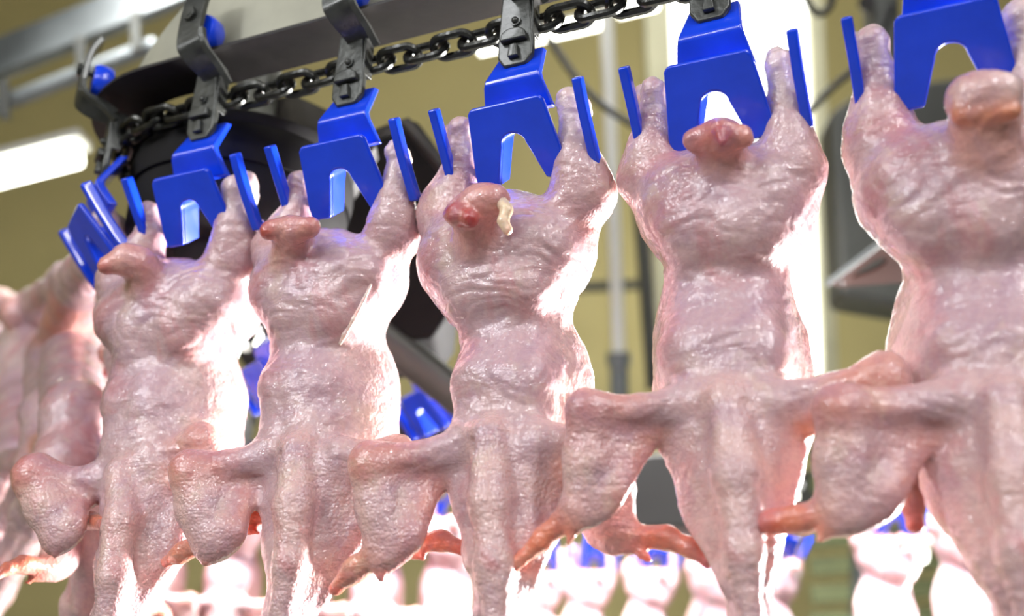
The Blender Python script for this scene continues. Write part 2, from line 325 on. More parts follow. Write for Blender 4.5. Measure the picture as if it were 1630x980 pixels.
YB = .022                                                     # how far the back of a hung bird lies behind the plate edge
def carcass_prims(fr, L):
    P = []
    def pt(x, y, r, dy): q, s = fr.loc(x, y, dy); return q, r*s
    def chain(pts, k, col=SK, flat=1., zone=(0, 0), cut=False):
        q = [pt(*p[:4]) for p in pts]
        for i in range(len(q)-1):
            c = pts[i][4] if len(pts[i]) > 4 else col
            P.append(Cap(q[i][0], q[i][1], q[i+1][0], q[i+1][1], k, flat, c, zone, cut))
    # trunk: two long back muscles in front of a round rib cage
    tr = L['trunk']; sp = L['spine']                           # spine = (x, half width of the back) per trunk point
    for i in range(len(tr)-1):
        (x0, y0, r0), (x1, y1, r1) = tr[i], tr[i+1]; (u0, h0), (u1, h1) = sp[i], sp[i+1]
        for sx in (-1, 0, 1):
            f_ = .58 if sx else .50
            q0, s0 = fr.loc(u0+sx*h0*(1-f_), y0, YB+(.021 if i == 0 else .004)+f_*h0*.00045); q1, s1 = fr.loc(u1+sx*h1*(1-f_), y1, YB+.004+f_*h1*.00045)
            P.append(Cap(q0, h0*f_*s0, q1, h1*f_*s1, .014, 1, PURP if i == 0 else SK, (.25, .3)))
        q0, s0 = fr.loc(x0, y0, YB+.022+r0*.00045); q1, s1 = fr.loc(x1, y1, YB+.022+r1*.00045)
        P.append(Cap(q0, r0*s0, q1, r1*s1, .020, 1, PALE, (.5, .2)))
    chain([(a, b, c, d-.004) for a, b, c, d in L['ridge']], .008, NECKC, 1., (1, .8))
    for c in L.get('neck', []): chain([(a, b, r_, d-.006) for a, b, r_, d in c], .013, NECKC, 1.5, (1, .8))
    # pelvis and thighs
    x, y, rx, rz, ang = L['pelvis']
    q, s = fr.loc(x, y, YB+.036); P.append(Ell(q, (rx*s, .046, rz*s), ang, .0045, PURP, (.12, .35)))
    for (x, y, r) in L['lobes']:
        q, s = fr.loc(x, y, YB-.002+r*s*.9); P.append(Cap(q, r*s, q+np.array([0, .02, 0]), r*s, .014, 1, SK, (.15, .4)))
    for lg in (L['legL'], L['legR']):
        hk, na, kn = lg; hk = (hk[0], hk[1], hk[2]*1.18); na = (na[0], na[1], na[2]*1.22)
        chain([(hk[0], hk[1], hk[2], .028, PALE), (na[0], na[1], na[2], .036), ], .008, SK, 1, (.2, .5))
        chain([(na[0], na[1], na[2], .036, SK), (.67*na[0]+.33*kn[0], .67*na[1]+.33*kn[1], .76*na[2]+.24*kn[2], .039), (.33*na[0]+.67*kn[0], .33*na[1]+.67*kn[1], .34*na[2]+.66*kn[2], .045), (kn[0], kn[1], kn[2], .050)], .012, SK, 1, (.35, .25))
        x, y, rx, rz, ang = L['pelvis']
        q0, r0 = pt(kn[0], kn[1], kn[2]*.95, .055); q1, s1 = fr.loc(.5*kn[0]+.5*x, y+rz*.35, YB+.05); P.append(Cap(q0, r0, q1, kn[2]*1.0*s1, .014, 1, WARM, (.5, .2)))
        kb = hk[2]*.75; q0, s0 = fr.loc(hk[0]+(1 if lg is L['legR'] else -1)*hk[2]*.7, hk[1]+6, .040); P.append(Cap(q0, kb*s0, q0+np.array([0, .006, -.003]), kb*.9*s0, .006, 1, PALE, (.3, .8)))
    chain(L['tail'], .007, (.78, .42, .36), 1, (.35, .2))
    for (x, y, r, dy) in L.get('wound', []):
        q, rr = pt(x, y, r, dy); P.append(Cap(q, rr, q+1e-4, rr, .004, 1, RED, (.2, .9)))
    # wings
    for key, yb in (('wingL', 0), ('wingR', 1)):
        if key not in L: continue
        Wg = L[key]; yd = (YB+.012, .006, .012) if yb == 0 else (YB+.012, .044, .052)
        yd = Wg.get('yd', yd)
        sh, el, wr, inn = Wg['sh'], Wg['el'], Wg['wr'], Wg['in']
        chain([(sh[0], sh[1], sh[2], yd[0]), (.5*(sh[0]+el[0]), .5*(sh[1]+el[1])+Wg.get('sag', 4), .60*sh[2], .5*(yd[0]+yd[1]), WARM), (el[0], el[1], el[2], yd[1])], .010, SK, 1, (.4, .4))
        chain([(el[0], el[1], el[2], yd[1]), (.5*(el[0]+wr[0]), .5*(el[1]+wr[1]), .5*(el[2]+wr[2])*1.05, .5*(yd[1]+yd[2])), (wr[0], wr[1], wr[2], yd[2])], .008, NECKC, 1.35, (1, 1))
        for t, cc in ((.22, NECKC), (.45, NECKC), (.68, WARM), (.92, WARM)):
            a0 = (el[0]*(1-t)+inn[0]*t, el[1]*(1-t)+inn[1]*t+8*t); b0 = (wr[0]*(1-.50*t)+inn[0]*.50*t, wr[1]*(1-.22*t)+inn[1]*.22*t)
            ya = yd[1]*(1-t)+(yd[0])*t+.003
            chain([(a0[0], a0[1], el[2]*.92*(1-.22*t), ya), (b0[0], b0[1], wr[2]*.92*(1-.25*t), yd[2]+.003)], .010, cc, 1.7, (.8, .8))
        a0 = (sh[0]*.55+inn[0]*.45, sh[1]*.5+inn[1]*.5); chain([(a0[0], a0[1], sh[2]*.7, yd[0]+.004), (.5*(el[0]+inn[0]), .5*(el[1]+inn[1]), el[2]*.55, .5*(yd[0]+yd[1])+.003)], .012, ORG, 1.7, (.2, .5))
        tp = Wg.get('tips')
        if tp:
            ty = Wg.get('tipy', yd[2]+.002)
            chain([(wr[0], wr[1], min(wr[2], tp[0][2]*1.2), ty)]+[(a[0], a[1], a[2], ty) for a in tp], .006, (.80, .25, .14), 1, (.7, 1))  # saturated tip colour stands for light glowing through thin skin
            lp = tp[-1]; q, rr = pt(lp[0], lp[1], lp[2]*.9, ty); P.append(Cap(q, rr, q+1e-4, rr, .004, 1, (.70, .05, .03), (.3, .6)))
        if 'thumb' in Wg:
            t0 = Wg['thumb']; chain([(wr[0]*.5+t0[0]*.5, wr[1]*.5+t0[1]*.5, t0[2]*1.5, yd[2]), (t0[0], t0[1], t0[2]*.6, yd[2]-.002)], .006, (.78, .22, .14), 1, (.5, .8))
    for c in L.get('skin', []): chain(c['p'], c.get('k', .008), c.get('col', SK), c.get('flat', 1.), c.get('zone', (.4, .4)))
    for c in L.get('cuts', []): chain(c, .006, cut=True)
    return P

BIRDS = {
 'E': dict(i=0, seed=1, trunk=[(1156, 440, 88), (1162, 560, 112), (1168, 650, 112), (1178, 745, 88), (1186, 860, 46), (1196, 985, 22), (1200, 1060, 14)],
   spine=[(1153, 86), (1153, 98), (1158, 84), (1166, 60), (1180, 36), (1194, 20), (1200, 12)],
   ridge=[(1160, 640, 40, .030), (1172, 760, 38, .020), (1182, 880, 30, .018), (1196, 1000, 17, .018)],
   neck=[[(1080, 700, 34, .05), (1125, 815, 32, .045), (1165, 920, 22, .035)], [(1255, 690, 40, .055), (1225, 790, 36, .05), (1203, 910, 20, .04)], [(1120, 700, 34, .04), (1160, 830, 30, .035)], [(1210, 700, 36, .04), (1202, 830, 28, .035)]],
   pelvis=(1150, 335, 128, 112, 0), lobes=[(1085, 325, 66), (1217, 320, 66), (1112, 378, 58), (1192, 374, 58)],
   legL=[(1040, 142, 19), (1041, 196, 17), (1037, 280, 49)], legR=[(1240, 98, 21), (1248, 168, 17), (1262, 270, 49)],
   tail=[(1150, 265, 42, .022), (1147, 226, 36, .008, WARM), (1146, 214, 24, -.008)],
   skin=[dict(p=[(1108, 224, 20, -.004), (1182, 218, 20, -.004)], k=.008, col=WARM)],
   wound=[(1147, 212, 13, -.0165), (1150, 226, 8, -.0175)],
   wingL=dict(sh=(1095, 640, 34), el=(934, 650, 31), wr=(926, 806, 32), tips=[(862, 858, 17), (813, 906, 11)], thumb=(905, 862, 8)) | {'in': (1035, 690)},
   wingR=dict(sh=(1235, 640, 38), el=(1406, 598, 37), wr=(1430, 752, 27), tips=[(1450, 795, 17), (1457, 836, 12)], thumb=(1414, 802, 9)) | {'in': (1350, 690)},
   cuts=[[(1150, 505, 5, .017), (1154, 590, 5, .017)], [(1112, 640, 10, .012), (1122, 700, 5, .012)], [(1215, 625, 8, .012), (1218, 690, 5, .012)]]),
 'D': dict(i=-1, seed=2, trunk=[(832, 530, 78), (842, 610, 94), (838, 700, 94), (826, 790, 76), (810, 880, 46), (797, 985, 26), (790, 1060, 16)],
   spine=[(805, 66), (805, 80), (800, 72), (792, 56), (788, 40), (790, 26), (790, 14)],
   ridge=[(780, 700, 36, .026), (782, 800, 34, .018), (788, 900, 30, .014), (790, 1010, 20, .014)],
   neck=[[(740, 760, 26, .045), (765, 880, 20, .04)], [(885, 730, 36, .05), (865, 820, 32, .05), (838, 920, 22, .04)], [(840, 740, 36, .04), (825, 850, 30, .035), (810, 940, 20, .03)]],
   pelvis=(798, 418, 128, 118, .0), lobes=[(732, 410, 66), (862, 395, 66), (765, 470, 58), (832, 462, 56)],
   legL=[(733, 205, 16), (734, 255, 15), (716, 345, 48)], legR=[(908, 163, 20), (915, 222, 17), (928, 308, 48)],
   tail=[(762, 385, 40, .020), (760, 345, 38, .006), (765, 325, 32, -.008)],
   skin=[dict(p=[(725, 338, 19, -.010), (785, 318, 26, -.008)], k=.008, col=WARM)],
   wound=[(728, 341, 20, -.017), (748, 348, 14, -.019)],
   wingL=dict(sh=(735, 712, 36), el=(590, 738, 34), wr=(612, 872, 36), tips=[(566, 905, 18), (534, 936, 11)], thumb=(606, 922, 8)) | {'in': (692, 764)},
   wingR=dict(sh=(862, 705, 38), el=(965, 690, 33), wr=(984, 852, 32), tips=[(1062, 856, 17), (1098, 870, 14), (1126, 896, 8)], thumb=(1033, 890, 8)) | {'in': (915, 750)},
   cuts=[[(806, 590, 5, .017), (808, 650, 4, .017)], [(752, 705, 8, .012), (750, 770, 5, .012)], [(838, 690, 8, .012), (832, 760, 5, .012)]]),
 'C': dict(i=-2, seed=3, trunk=[(530, 530, 74), (538, 620, 88), (540, 700, 86), (525, 790, 70), (495, 880, 48), (462, 985, 30), (445, 1060, 18)],
   spine=[(488, 50), (482, 64), (478, 60), (472, 46), (466, 38), (454, 28), (445, 16)],
   ridge=[(475, 720, 32, .026), (470, 800, 32, .018), (462, 900, 27, .014), (445, 1000, 20, .014)],
   neck=[[(432, 760, 24, .045), (440, 860, 18, .04)], [(585, 750, 38, .055), (552, 840, 34, .05), (505, 940, 26, .045)], [(530, 760, 38, .04), (505, 860, 32, .04), (470, 960, 24, .03)]],
   pelvis=(512, 462, 110, 100, .0), lobes=[(452, 455, 53), (570, 440, 58), (482, 510, 50), (535, 500, 50)],
   legL=[(475, 287, 14), (475, 330, 14), (450, 400, 44)], legR=[(628, 240, 14), (632, 290, 15), (626, 375, 38)],
   tail=[(465, 405, 34, .020), (465, 372, 28, .006), (468, 366, 22, -.006)],
   skin=[dict(p=[(438, 366, 16, -.008), (492, 362, 17, -.006)], k=.007, col=WARM)],
   wound=[(427, 369, 12, -.0125)],
   wingL=dict(sh=(440, 724, 36), el=(303, 752, 33), wr=(335, 858, 36), tips=[(288, 880, 14), (264, 893, 8)], thumb=(326, 896, 7), tipy=.026) | {'in': (405, 768)},
   wingR=dict(sh=(548, 725, 34), el=(630, 722, 30), wr=(648, 866, 20), tips=[(702, 860, 13), (742, 874, 10)], thumb=(674, 888, 8)) | {'in': (590, 770)},
   cuts=[[(472, 600, 5, .017), (474, 670, 4, .017)], [(447, 725, 7, .012), (445, 790, 5, .012)], [(510, 715, 8, .012), (508, 780, 5, .012)]]),
 'B': dict(i=-3, seed=4, trunk=[(290, 550, 78), (295, 640, 88), (290, 715, 84), (262, 800, 66), (222, 900, 46), (188, 985, 30), (175, 1060, 18)],
   spine=[(235, 50), (228, 58), (222, 54), (212, 46), (196, 38), (180, 28), (175, 16)],
   ridge=[(195, 755, 28, .026), (192, 830, 26, .016), (182, 920, 25, .012), (170, 1000, 22, .012)],
   neck=[[(290, 770, 36, .055), (262, 870, 30, .045), (212, 960, 22, .04)], [(240, 770, 34, .04), (222, 870, 30, .04), (190, 960, 22, .03)]],
   pelvis=(272, 500, 112, 92, .0), lobes=[(210, 505, 56), (335, 480, 60), (232, 545, 50), (295, 530, 50)],
   legL=[(238, 335, 14), (240, 375, 16), (205, 450, 46)], legR=[(375, 300, 20), (376, 338, 16), (372, 415, 40)],
   tail=[(235, 445, 34, .020), (220, 418, 26, .004), (200, 412, 22, -.006), (172, 420, 16, -.012)],
   skin=[dict(p=[(392, 290, 17, .04), (396, 306, 14, .042)], k=.006, col=PALE)],
   wound=[(168, 424, 8, -.0155)],
   wingL=dict(sh=(155, 765, 32), el=(55, 758, 34), wr=(92, 848, 32), thumb=(88, 884, 6)) | {'in': (138, 788)},
   wingR=dict(sh=(248, 735, 30), el=(318, 704, 30), wr=(355, 835, 22), tips=[(400, 824, 14), (428, 822, 10)], thumb=(412, 848, 8)) | {'in': (290, 770)},
   cuts=[[(215, 700, 7, .012), (214, 760, 5, .012)]]),
 'F': dict(i=1, seed=5, trunk=[(1548, 440, 104), (1556, 560, 128), (1565, 650, 126), (1590, 760, 108), (1618, 880, 66), (1640, 985, 34), (1650, 1060, 20)],
   spine=[(1590, 100), (1592, 112), (1596, 96), (1606, 72), (1622, 48), (1640, 28), (1650, 16)],
   ridge=[(1600, 640, 42, .028), (1612, 760, 42, .018), (1626, 880, 34, .015), (1640, 1000, 20, .014)],
   neck=[[(1505, 725, 38, .05), (1555, 830, 36, .045), (1608, 930, 26, .035)], [(1560, 730, 44, .04), (1600, 850, 38, .035)]],
   pelvis=(1525, 305, 148, 118, 0), lobes=[(1445, 295, 78), (1600, 300, 80), (1482, 358, 66), (1575, 362, 70)],
   legL=[(1389, 66, 25), (1394, 125, 21), (1405, 235, 56)], legR=[(1632, 30, 28), (1640, 110, 23), (1665, 250, 58)],
   tail=[(1568, 235, 56, .020), (1568, 180, 50, .004), (1566, 150, 34, -.010)],
   skin=[dict(p=[(1535, 150, 30, -.010), (1600, 146, 30, -.010)], k=.010, col=PALE), dict(p=[(1530, 182, 14, -.012), (1610, 178, 14, -.012)], k=.006, col=ORG)],
   wingL=dict(sh=(1515, 640, 44), el=(1338, 650, 40), wr=(1346, 805, 46), tips=[(1272, 828, 19), (1225, 832, 19)], thumb=(1304, 860, 9)) | {'in': (1470, 692)},
   wingR=dict(sh=(1690, 640, 42), el=(1830, 640, 40), wr=(1850, 800, 30)) | {'in': (1750, 700)},
   cuts=[[(1590, 470, 5, .017), (1592, 560, 5, .017)], [(1548, 650, 12, .010), (1560, 740, 7, .010)]]),
 'A': dict(i='arc', seed=6, trunk=[(80, 570, 84), (80, 660, 96), (60, 740, 88), (25, 820, 62), (-20, 930, 40), (-45, 1040, 20)],
   spine=[(80, 74), (82, 88), (72, 84), (30, 58), (-20, 38), (-45, 18)],
   ridge=[(0, 760, 26, .026), (-20, 860, 26, .016), (-40, 960, 22, .012)],
   pelvis=(60, 535, 108, 84, .15), lobes=[(5, 540, 54), (110, 510, 54)],
   legL=[(100, 432, 15), (95, 452, 16), (45, 505, 38)], legR=[(168, 352, 20), (162, 395, 20), (130, 455, 42)],
   tail=[(30, 500, 28, .02), (0, 484, 24, .0), (-22, 486, 18, -.012)],
   wingL=dict(sh=(-45, 800, 30), el=(-120, 800, 30), wr=(-90, 900, 24)) | {'in': (-60, 850)},
   wingR=dict(sh=(20, 740, 28), el=(86, 712, 32), wr=(120, 820, 22), tips=[(145, 828, 12), (168, 838, 9)], yd=(.03, .045, .05)) | {'in': (70, 790)},
   skin=[dict(p=[(20, 770, 22, .06), (28, 860, 14, .07)], k=.008, col=ORG, flat=2.)]),  # orange flap: the glow of backlit skin is put into its colour
}
H = .0019
LBL = {
 'A': 'plucked carcass on the sideways blue shackle, cut off by the left edge',
 'B': 'plucked carcass with long tail stub pointing left, second of the front row from the left',
 'C': 'plucked carcass with small pink tail stub and a pale skin tear on its rump',
 'D': 'plucked carcass with bloody tail stub and a pale gut scrap beside it, centre of row',
 'E': 'plucked carcass seen square from behind, in front of the white window',
 'F': 'largest plucked carcass with thick pale tail stub, at the right edge',
}
frames = {}
for k, Lm in BIRDS.items():
    fr = arc_frame(1) if Lm['i'] == 'arc' else line_frame(Lm['i'])
    frames[k] = fr
    o = organic('poultry_carcass', carcass_prims(fr, Lm), H, M_skin, fr, 1., Lm['seed'])
    tag(o, LBL[k], 'chicken', 'carcasses hanging in the front row')
    if k == 'D':
        P = []
        pts = [(797, 318, 10, -.010), (806, 335, 10, -.013), (800, 352, 8, -.014), (808, 366, 8, -.012)]
        q = [fr.loc(a[0], a[1], a[3]) for a in pts]
        for i in range(3): P.append(Cap(q[i][0], pts[i][2]*q[i][1], q[i+1][0], pts[i+1][2]*q[i+1][1], .003, 1, FAT, (.2, .6)))
        g = organic('gut_scrap', P, .0012, M_skin, None, .5, 9, parent=o); g['label'] = 'pale yellow gut scrap'

    if k == 'C':
        bpy.context.view_layer.update(); inv = o.matrix_world.inverted(); q = []
        for px, py, r in ((590, 452, 2.2), (578, 478, 3.2), (562, 508, 3.8), (548, 532, 4.4), (541, 546, 3.0)):
            e = inv @ Vector(EYE); d = (inv.to_3x3() @ Vector(ray(px, py))).normalized(); ok, loc, nn, _ = o.ray_cast(e, d)
            if ok: q.append((np.array(loc+nn*.0006), r*.00048))
        if len(q) > 1:
            P = [Cap(q[i][0], q[i][1], q[i+1][0], q[i+1][1], .002, 1, (.86, .74, .66), (.1, .2)) for i in range(len(q)-1)]
            g = organic('skin_tear', P, .0008, M_skin, None, 0, 9, parent=o); g['label'] = 'pale torn strip of skin'

# ------------------------------------------------------------------ shackles on trolleys
def tilt(u, v, w_):                                            # plate plane: v down the plate, w towards the front
    ca, sa = math.cos(.70), math.sin(.70)                      # leans back going down
    return Vector((u, v*sa-w_*ca, -v*ca-w_*sa))
def slot_curve(n=10):
    pts = [(-.0195, .061), (-.0158, .050), (-.0118, .038)]
    for i in range(n+1):
        a = math.pi-math.pi*i/n; pts.append((.0098*math.cos(a), .0325-.0098*math.sin(a)*.9))
    return pts+[(.0118, .038), (.0158, .050), (.0195, .061)]
def build_plate(parent):
    bm = bmesh.new(); sc = slot_curve()
    n = len(sc); key = [(0, (-.0365, .061)), (.10, (-.0370, .050)), (.36, (-.0305, .0035)), (.38, (-.0275, 0)), (.62, (.0275, 0)), (.64, (.0305, .0035)), (.90, (.0370, .050)), (1, (.0365, .061))]
    def outer_at(t):
        for (t0, p0), (t1, p1) in zip(key, key[1:]):
            if t <= t1: f_ = (t-t0)/(t1-t0); return (p0[0]+(p1[0]-p0[0])*f_, p0[1]+(p1[1]-p0[1])*f_)
    # matched points keep the corners sharp
    ts = [0, .10, .36]+[.38+.24*(i/(n-7)) for i in range(n-6)]+[.64, .90, 1]
    ot = [outer_at(t) for t in ts]
    L4 = [[bm.verts.new(tilt(u, v, w_)) for u, v in pts_] for pts_, w_ in ((sc, .0055), (ot, .0055), (sc, 0), (ot, 0))]
    for i in range(n-1):
        bm.faces.new([L4[0][i], L4[0][i+1], L4[1][i+1], L4[1][i]]); bm.faces.new([L4[2][i], L4[3][i], L4[3][i+1], L4[2][i+1]])
        bm.faces.new([L4[0][i], L4[2][i], L4[2][i+1], L4[0][i+1]]); bm.faces.new([L4[1][i], L4[1][i+1], L4[3][i+1], L4[3][i]])
    bm.faces.new([L4[0][0], L4[1][0], L4[3][0], L4[2][0]]); bm.faces.new([L4[0][-1], L4[2][-1], L4[3][-1], L4[1][-1]])
    a = finish(bm, 'slotted_plate', M_blue, parent, True, .0021, 3)
    bm = bmesh.new(); inner = sc; path = []
    n = len(inner); t = .0024; outer = []
    for i, (u, v) in enumerate(inner):
        a0 = inner[max(i-1, 0)]; a1 = inner[min(i+1, n-1)]; dx, dy = a1[0]-a0[0], a1[1]-a0[1]; l = math.hypot(dx, dy)
        outer.append((u-(-dy/l)*(-t), v-(dx/l)*(-t)) if False else (u+dy/l*t, v-dx/l*t))
    depth = [.012+.014*max(0, 1-abs(i/(n-1)-.5)*1.1) for i in range(n)]
    rows = []
    for i in range(n):
        rows.append([bm.verts.new(tilt(inner[i][0], inner[i][1], .0005)), bm.verts.new(tilt(inner[i][0], inner[i][1], -depth[i])),
                     bm.verts.new(tilt(outer[i][0], outer[i][1], -depth[i])), bm.verts.new(tilt(outer[i][0], outer[i][1], .0005))])
    for i in range(n-1):
        for j in range(4): bm.faces.new([rows[i][j], rows[i][(j+1) % 4], rows[i+1][(j+1) % 4], rows[i+1][j]])
    bm.faces.new(rows[0]); bm.faces.new(rows[-1][::-1])
    finish(bm, 'slot_rim', M_blue, a, True, .0006, 1)
    return a
def build_tab(parent):
    bm = bmesh.new()
    # side profile (y, z): sloped shoulder, bend, then down behind the plate
    prof = [(.026, .060), (.008, .0265), (.009, .0215), (.0225, .004)]
    wd = [.018, .0225, .0235, .028]; th = .005; rows = []
    for (y, z), w_ in zip(prof, wd):
        rows.append([bm.verts.new((-w_, y, z)), bm.verts.new((w_, y, z)), bm.verts.new((w_, y+th*1.6, z+.002)), bm.verts.new((-w_, y+th*1.6, z+.002))])
    for i in range(len(rows)-1):
        for j in range(4): bm.faces.new([rows[i][j], rows[i][(j+1) % 4], rows[i+1][(j+1) % 4], rows[i+1][j]])
    bm.faces.new(rows[0]); bm.faces.new(rows[-1][::-1])
    return finish(bm, 'mounting_tab', M_blue, parent, True, .0014)
def build_finger(parent, s):
    bm = bmesh.new()
    p = [tilt(s*.0585, -.006, 0), tilt(s*.0580, .02, .001), tilt(s*.0580, .045, .001), tilt(s*.0580, .060, 0)]
    sweep(bm, smoothpath(p, 4), rectp(.0036, .0050), side=(1, 0, 0))
    f = finish(bm, 'finger', M_blue, parent, True, .0016)
    bm = bmesh.new()
    p = [tilt(s*.058, .0585, -.001), tilt(s*.0560, .060, -.009), tilt(s*.049, .058, -.016), tilt(s*.040, .054, -.013), tilt(s*.033, .050, -.002)]
    sweep(bm, smoothpath(p, 5), rectp(.0036, .0026), side=(1, 0, 0))
    finish(bm, 'finger_brace', M_blue, f, True, .0010)
    return f
def build_hanger(parent):
    bm = bmesh.new()
    out = [(-.0125, .096), (.0105, .096), (.0150, .050), (.0145, .036), (.009, .0275), (-.009, .0275), (-.0145, .036), (-.0150, .050)]
    prism(bm, out, -.0095, -.0030)
    h = finish(bm, 'hanger_bracket', M_steel, parent, True, .0018)
    bm = bmesh.new()
    prism(bm, [(-.0110, .0475), (.0110, .0475), (.0100, .0545), (.005, .0580), (-.005, .0580), (-.0100, .0545)], -.0150, -.0085)      # hooded boss
    finish(bm, 'boss', M_steel, h, True, .0015)
    bm = bmesh.new(); prism(bm, [(-.0045, .033), (.0045, .033), (.0030, .0445), (-.0030, .0445)], -.0140, -.0085)
    finish(bm, 'bolt_lug', M_steel, h, True, .0012)
    bm = bmesh.new(); cyl(bm, (.0005, -.0090, .0665), (.0005, -.0115, .0665), .0042, 16)
    bmesh.ops.create_icosphere(bm, subdivisions=2, radius=.0030, matrix=Matrix.Translation((.0005, -.0115, .0665)))
    finish(bm, 'rivet', M_steel, h, True)
    bm = bmesh.new(); boxm(bm, (.0125, -.0085, .055), (.0145, .004, .094)); finish(bm, 'edge_flange', M_steel, h, True, .0006)
    return h
def build_trolley(parent):
    bm = bmesh.new()                                            # strap round the near edge of the rail flange
    p = [(.002, -.006, .090), (.001, -.018, .0945), (-.002, -.036, .101), (-.004, -.040, .112), (-.004, -.038, .150), (-.004, -.030, .170)]
    sweep(bm, smoothpath(p, 5), rectp(.0028, .0120), side=(0, -1, 0))
    a = finish(bm, 'trolley_arm', M_steel, parent, True, .0012)
    bm = bmesh.new(); p = [(.018, -.0065, .080), (.015, -.018, .091), (.011, -.036, .103), (.009, -.0405, .118)]
    sweep(bm, smoothpath(p, 4), rectp(.0024, .0026), side=(0, -1, 0)); finish(bm, 'brace_rod', M_steel, a, True)
    bm = bmesh.new(); cyl(bm, (-.004, -.047, .134), (-.004, -.004, .134), .0036, 12); cyl(bm, (-.004, -.0465, .134), (-.004, -.0425, .134), .0068, 6)
    finish(bm, 'axle_bolt', M_steel, a, True)
    bm = bmesh.new(); c = Vector((-.004, 0, .1245)); R = [(-.032, .006), (-.032, .0160), (-.028, .0182), (-.018, .0182), (-.014, .016), (-.014, .006)]
    n = 28; rings = [[bm.verts.new((c.x+r*math.cos(2*math.pi*i/n), y, .134-.0085+r*math.sin(2*math.pi*i/n))) for i in range(n)] for y, r in R]
    for k in range(len(R)):
        q, r_ = rings[k], rings[(k+1) % len(R)]
        for i in range(n): bm.faces.new([q[i], q[(i+1) % n], r_[(i+1) % n], r_[i]])
    finish(bm, 'roller', M_blue, a, True)
def build_shackle():
    r = empty('shackle_trolley')
    build_plate(r); build_tab(r); build_finger(r, -1); build_finger(r, 1); build_hanger(r); build_trolley(r)
    return r
proto = build_shackle()
for ch in proto.children:
    if ch.name.startswith('hanger'): ch.location = (0, .022, .012)
    if ch.name.startswith('trolley'): ch.location = (.006, .022, .012)
SL = {'F': 'blue shackle at the right edge that holds the largest carcass',
      'E': 'blue shackle in front of the white window with a white patch in its slot',
      'D': 'blue shackle above the carcass with the bloody tail, olive wall showing through its slot',
      'C': 'blue shackle holding the third carcass from the left, cable curl dark behind its right prong',
      'B': 'blue shackle with dark slot above the carcass whose tail points left',
      'A': 'blue shackle turned sideways on the bend of the rail at the left edge'}
first = True
for k, fr in frames.items():
    o = proto if first else copy_tree(proto); first = False
    fr.put(o); tag(o, SL[k], 'shackle', 'blue shackles of the front row')
# the return side of the line behind the corner wheel: empty shackles
for px, py, d, rot, lb in ((402, 578, 1.34, TH+.5, 'empty blue shackle seen between the second and third carcasses, beside the small lamps'),
                           (655, 625, 1.42, TH+.6, 'empty blue shackle behind the grey sloping arm right of the third carcass')):
    o = copy_tree(proto); p = at(px, py, d); o.location = p; o.rotation_euler = (0, 0, -rot); tag(o, lb, 'shackle', 'empty blue shackles behind the corner wheel')

# ------------------------------------------------------------------ path of the line: chain, rail, wheel
def path_at(s):                                                # s = metres along the line from E towards the left; returns centre, tangent
    s0 = 3*PITCHM+AW
    if s <= s0: return PE-LV*s, -LV
    an = (s-s0)/RW
    if an <= 2.9: return WC-RW*math.sin(an)*LV-RW*math.cos(an)*NV, -math.cos(an)*LV+math.sin(an)*NV
    e = WC-RW*math.sin(2.9)*LV-RW*math.cos(2.9)*NV; t = -math.cos(2.9)*LV+math.sin(2.9)*NV
    return e+t*(s-s0-2.9*RW), t
chain = empty('conveyor_chain', PE); tag(chain, 'oiled dark steel link chain running above the shackles and round the bend', 'chain')
LP = PITCHM/6
bm = bmesh.new(); pl = []
for i in range(24):
    a = 2*math.pi*i/24; pl.append((math.cos(a)*.0095+(.0085 if math.cos(a) > 0 else -.0085), math.sin(a)*.0095, 0))
sweep(bm, pl, circ(.0036, 8), side=(0, 0, 1), closed=True)
lk = finish(bm, 'link', M_chain, chain); lkm = lk.data
i0 = -11
for i in range(i0, 37):
    c, t = path_at(i*LP+.5*LP)
    ob = lk if i == i0 else lk.copy()
    if i != i0: C.objects.link(ob)
    up = Vector((0, 0, 1)); tv = Vector(t); side = tv.cross(up)
    off = Vector((0, 0, .0845))+side*.0295
    nrm = up if i % 2 == 0 else side
    nrm = (nrm+(side if i % 2 == 0 else up)*(.45 if i % 2 == 0 else -.45)).normalized()
    y = nrm.cross(tv).normalized()
    ob.parent = chain
    ob.matrix_local = Matrix.Translation(Vector(c)+off-Vector(PE)) @ Matrix((tv, y, nrm)).transposed().to_4x4()
# rail: flat flange with a vertical web, following the same path
rail = empty('overhead_rail', PE+np.array([0, 0, .012])); tag(rail, 'dark steel overhead rail that curves away at its left end above the chain', 'rail')
def ribbon(name, prof, s0, s1, m, n=60):
    bm = bmesh.new(); rings = []
    for i in range(n+1):
        c, t = path_at(s0+(s1-s0)*i/n); sd = Vector(t).cross(Vector((0, 0, 1)))       # towards the back side on the straight
        rings.append([bm.verts.new(Vector(c)-Vector(PE)+sd*(u+.022)+Vector((0, 0, v))) for u, v in prof])
    k = len(prof)
    for i in range(n):
        for j in range(k): bm.faces.new([rings[i][j], rings[i][(j+1) % k], rings[i+1][(j+1) % k], rings[i+1][j]])
    bm.faces.new(rings[0]); bm.faces.new(rings[-1][::-1])
    return finish(bm, name, m, rail)
S1 = 3*PITCHM+AW+RW*2.6
ribbon('flange', [(-.026, .1045), (.025, .1045), (.025, .1075), (-.026, .1075)], -.45, S1, M_rail, 90)
